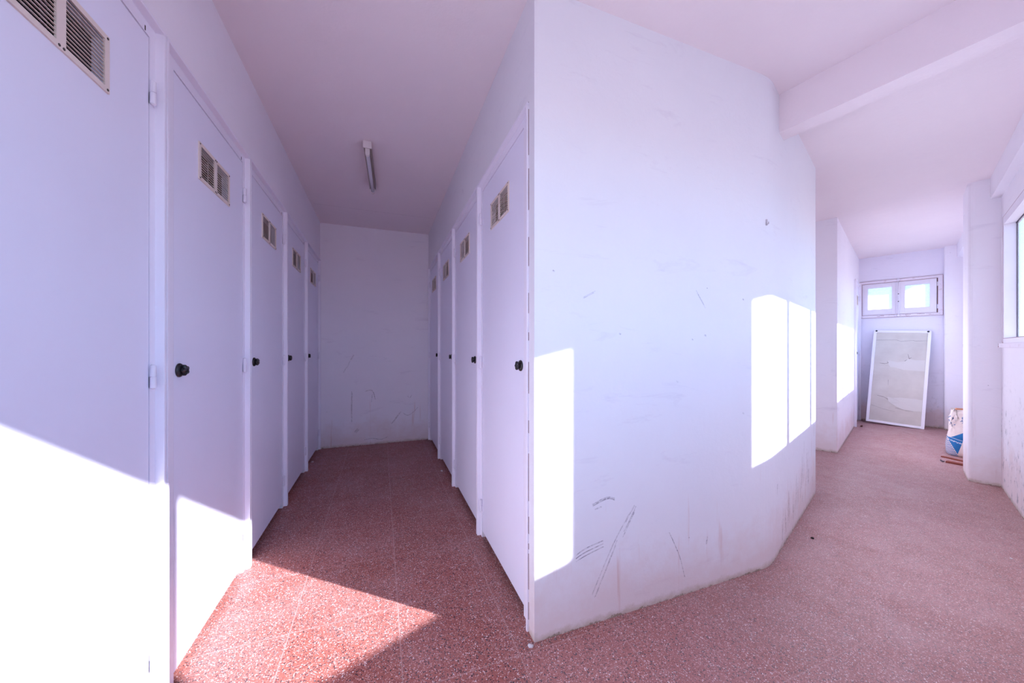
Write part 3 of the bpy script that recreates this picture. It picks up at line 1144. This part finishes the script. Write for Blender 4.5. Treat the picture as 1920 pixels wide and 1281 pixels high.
# ------------------------------------------------------------------ paper sack behind the pillar
def sack_mat():
    t = NT('printed paper sack')
    p = t.obj()
    x, y, z = t.sep(p)
    paper = t.mix(t.noise(p, 12.0, 3, 0.6), C(0.74, 0.62, 0.56), C(0.84, 0.75, 0.72))
    blue = C(0.025, 0.17, 0.42)
    u = x
    # blue triangle standing on its point, its left edge running down to the right
    zl = t.math('SUBTRACT', z, 0.026)
    tri = t.math('MULTIPLY', t.math('GREATER_THAN', u, t.math('MULTIPLY_ADD', zl, -0.43, -0.040)),
                 t.math('LESS_THAN', u, t.math('MULTIPLY_ADD', zl, 0.26, -0.040)))
    tri = t.math('MULTIPLY', tri, t.math('LESS_THAN', z, t.math('MULTIPLY_ADD', u, 0.72, 0.247)))
    c = t.mix(tri, paper, blue)
    # worn white lettering band across the triangle: broken strokes
    strokes = t.math('GREATER_THAN', t.noise(t.scale(p, (210.0, 1.0, 90.0)), 1.0, 2, 0.5), 0.50)
    bz = t.math('SUBTRACT', z, t.math('MULTIPLY_ADD', u, -0.30, 0.132))
    band = t.math('MULTIPLY', t.math('LESS_THAN', t.math('ABSOLUTE', bz), 0.007), strokes)
    line = t.math('LESS_THAN', t.math('ABSOLUTE', t.math('SUBTRACT', bz, 0.030)), 0.0018)
    c = t.mix(t.math('MULTIPLY', t.math('MAXIMUM', band, line), t.math('MULTIPLY', tri, 0.8)), c, C(0.85, 0.85, 0.88))
    # curved blue stripes at the lower left
    q = t.math('SUBTRACT', t.math('MULTIPLY', t.math('ADD', u, 0.103), 0.394), t.math('MULTIPLY', t.math('SUBTRACT', z, 0.173), 0.919))
    w_ = t.math('ADD', t.math('MULTIPLY', t.math('ADD', u, 0.103), 0.919), t.math('MULTIPLY', t.math('SUBTRACT', z, 0.173), 0.394))
    bow = t.math('MULTIPLY', t.math('MULTIPLY', w_, w_), 6.0)
    stripes = t.math('GREATER_THAN', t.math('SINE', t.math('MULTIPLY', t.math('ADD', q, bow), 400.0)), 0.0)
    reg = t.math('MULTIPLY', t.math('LESS_THAN', u, t.math('MULTIPLY_ADD', zl, -0.43, -0.043)), t.math('LESS_THAN', z, 0.165))
    c = t.mix(t.math('MULTIPLY', stripes, reg), c, blue)
    # blotchy print on the crumpled top
    top = t.math('MULTIPLY', t.math('GREATER_THAN', z, 0.30), t.math('GREATER_THAN', t.noise(p, 34.0, 3, 0.6), 0.58))
    top = t.math('MULTIPLY', top, t.math('LESS_THAN', z, 0.41))
    c = t.mix(t.math('MULTIPLY', top, 0.85), c, C(0.06, 0.16, 0.36))
    t.bump(t.noise(p, 18.0, 4, 0.6), 0.4, 0.01)
    return t.set(c, 0.7, 0.2)


M['sack'] = sack_mat()
sack = empty('paper_sack', (*st(3.79, -0.858), 0.0), TH - math.pi / 2)
tag(sack, 'white and blue printed paper sack half hidden behind the rounded pillar', 'sack')
random.seed(11)
rows = [(0.0, 0.096, 0.150), (0.012, 0.106, 0.163), (0.05, 0.110, 0.168), (0.10, 0.106, 0.162), (0.16, 0.099, 0.150), (0.22, 0.092, 0.140),
        (0.27, 0.084, 0.125), (0.30, 0.078, 0.105), (0.33, 0.083, 0.108), (0.37, 0.080, 0.100), (0.42, 0.072, 0.085), (0.465, 0.066, 0.072)]
b = bmesh.new()
SEG = 36
rings = []
for z, hx, hy in rows:
    ring = []
    for k in range(SEG):
        a = 2 * math.pi * k / SEG
        ca, sa = math.cos(a), math.sin(a)
        px = hx * math.copysign(abs(ca) ** 0.55, ca)
        py = hy * math.copysign(abs(sa) ** 0.55, sa)
        j = 0.0 if z == 0 else (0.004 if z < 0.26 else 0.010)
        px += random.uniform(-j, j) + (0.012 * math.sin(5 * a + z * 30) if z > 0.27 else 0)
        py += random.uniform(-j, j)
        zz = z + (random.uniform(-0.008, 0.008) if 0.25 < z < 0.46 else 0) + (0.02 * max(0.0, -ca - 0.4) if z > 0.4 else 0)
        ring.append(b.verts.new((px, py, max(zz, 0.0))))
    rings.append(ring)
for r0, r1 in zip(rings, rings[1:]):
    for k in range(SEG):
        b.faces.new((r0[k], r0[(k + 1) % SEG], r1[(k + 1) % SEG], r1[k]))
b.faces.new(rings[0])
inner = [b.verts.new((v.co.x * 0.9, v.co.y * 0.82, v.co.z - 0.03)) for v in rings[-1]]
for k in range(SEG):
    b.faces.new((rings[-1][k], rings[-1][(k + 1) % SEG], inner[(k + 1) % SEG], inner[k]))
b.faces.new(inner)
link('sack_body', finish(b, 'sack_body', M['sack'], True), sack)


def wood_mat(name, c0, c1):
    t = NT(name)
    p = t.obj()
    n = t.noise(t.scale(p, (3.0, 40.0, 40.0)), 1.0, 4, 0.6)
    t.bump(n, 0.2, 0.003)
    return t.set(t.mix(t.ramp(n, 0.3, 0.7), c0, c1), 0.6, 0.3)


M['wood'] = wood_mat('red-brown wood', C(0.20, 0.045, 0.03), C(0.33, 0.09, 0.06))
M['wood_orange'] = wood_mat('raw orange wood', C(0.45, 0.18, 0.09), C(0.62, 0.30, 0.16))


def plank(name, p0, p1, wid, th, z, mat, label, cat):
    a, c = Vector(p0), Vector(p1)
    v = c - a
    o_b = bmesh.new()
    box(o_b, -v.length / 2, v.length / 2, -wid / 2, wid / 2, 0, th, 0, min(th, wid) * 0.12)
    o = link(name, finish(o_b, name, mat))
    o.location = (*((a + c) / 2), z)
    o.rotation_euler = (0, 0, math.atan2(v.y, v.x))
    return tag(o, label, cat)


def floor_pt(px, py, z=0.0):
    """ground point seen at a photo pixel: used once, to lay small things where they lie"""
    Zc = (EYE - z) * 658.0 / (py - 652.0)
    Xc = (px - 960.0) / 658.0 * Zc
    c, s = math.cos(YAW), math.sin(YAW)
    return (Xc * c + Zc * s, -Xc * s + Zc * c)


pa, pb = Vector(floor_pt(1766, 857)), Vector(floor_pt(1806, 866))
plank('wooden_strip', pa, pa + (pb - pa).normalized() * 0.30, 0.03, 0.012, 0.0, M['wood'],
      'thin dark red-brown wooden strip on the floor, closer to the sack', 'wood')
pa, pb = Vector(floor_pt(1775, 867)), Vector(floor_pt(1806, 873))
plank('wooden_plank', pa, pa + (pb - pa).normalized() * 0.28, 0.055, 0.016, 0.0, M['wood'],
      'wider red-brown wooden plank on the floor at the rounded pillar', 'wood')
wp = plank('wooden_offcut', Vector(st(3.74, -0.812)), Vector(st(3.77, -0.962)), 0.026, 0.016, 0.4705, M['wood_orange'],
           'small orange-brown wood offcut lying on top of the paper sack', 'wood')

# ------------------------------------------------------------------ small things
def debris(name, px, py, size, col, label, cat, flat=0.4):
    random.seed(int(px))
    bb = bmesh.new()
    bmesh.ops.create_icosphere(bb, subdivisions=2, radius=size)
    for v in bb.verts:
        v.co += v.co * random.uniform(-0.25, 0.3)
        v.co.z = max(v.co.z * flat, -size * flat * 0.6)
    zmin = min(v.co.z for v in bb.verts)
    for v in bb.verts:
        v.co.z -= zmin
    o = link(name, finish(bb, name, simple(name + ' surface', col, 0.8, 0.2), True))
    x, y = floor_pt(px, py)
    o.location = (x, y, 0.0)
    o.rotation_euler = (0, 0, random.uniform(0, 3))
    return tag(o, label, cat)


debris('plaster_crumb', 1523, 1010, 0.008, C(0.02, 0.015, 0.015), 'small black crumb on the corridor floor near the bend', 'debris', 0.7)
debris('plaster_chip', 1896, 1048, 0.006, C(0.75, 0.70, 0.72), 'tiny white plaster chip at the right edge of the floor', 'debris')
debris('plaster_flake', 995, 1212, 0.010, C(0.58, 0.54, 0.55), 'crumbled white plaster at the foot of the wall corner', 'debris', 0.25)
debris('pebble', 828, 884, 0.010, C(0.55, 0.48, 0.50), 'pale pebble on the floor by the right row of doors', 'debris', 0.6)
debris('plaster_fragment', 586, 867, 0.012, C(0.45, 0.42, 0.45), 'pale fragment on the floor by the last left door', 'debris', 0.6)


def leaf(px, py, ln, wd, rz, col, label):
    bb = bmesh.new()
    n = 8
    lo, hi = [], []
    for sgn, lst in ((1, lo), (-1, hi)):
        pass
    top, bot = [], []
    for i in range(n + 1):
        f = i / n
        w = wd * math.sin(math.pi * f) ** 0.8
        zc = 0.004 + 0.010 * (f - 0.5) ** 2 * 4
        top.append((bb.verts.new((ln * (f - .5), w, zc + 0.006)), bb.verts.new((ln * (f - .5), 0, zc)), bb.verts.new((ln * (f - .5), -w, zc + 0.006))))
    for a, c in zip(top, top[1:]):
        for k in range(2):
            bb.faces.new((a[k], c[k], c[k + 1], a[k + 1]))
    bmesh.ops.remove_doubles(bb, verts=bb.verts, dist=0.0002)
    r = bmesh.ops.solidify(bb, geom=bb.faces[:], thickness=0.0012)
    zmin = min(v.co.z for v in bb.verts)
    for v in bb.verts:
        v.co.z -= zmin
    o = link('dry_leaf', finish(bb, 'dry_leaf', simple('dry leaf', col, 0.7, 0.2)))
    o.location = (*floor_pt(px, py), 0.0)
    o.rotation_euler = (0, 0, rz)
    tag(o, label, 'leaf')


leaf(1615, 800, 0.075, 0.014, 0.2, C(0.16, 0.05, 0.04), 'curled brown leaf on the floor below the edge-on corridor door')
leaf(1767, 866, 0.05, 0.012, 0.9, C(0.12, 0.10, 0.13), 'dark curled leaf on the floor left of the wooden plank')

# small bracket screwed to the bend of the broad wall
hk = empty('wall_hook', (1.835, B0.y + 0.001, 1.755), 0.0)
tag(hk, 'tiny grey metal hook high on the bend of the broad white wall', 'hook')
b = bmesh.new()
box(b, -0.004, 0.004, -0.004, 0.0, -0.014, 0.016, 0, 0.001)
link('plate', finish(b, 'plate', M['hook']), hk)
b = bmesh.new()
lathe(b, [(0.0022, -0.012), (0.0022, -0.004)], 'Y', 8, center=(0, 0, -0.008))
lathe(b, [(0.0022, -0.010), (0.0022, 0.000)], 'Z', 8, center=(0, -0.011, 0.001))
link('prong', finish(b, 'prong', M['hook']), hk)
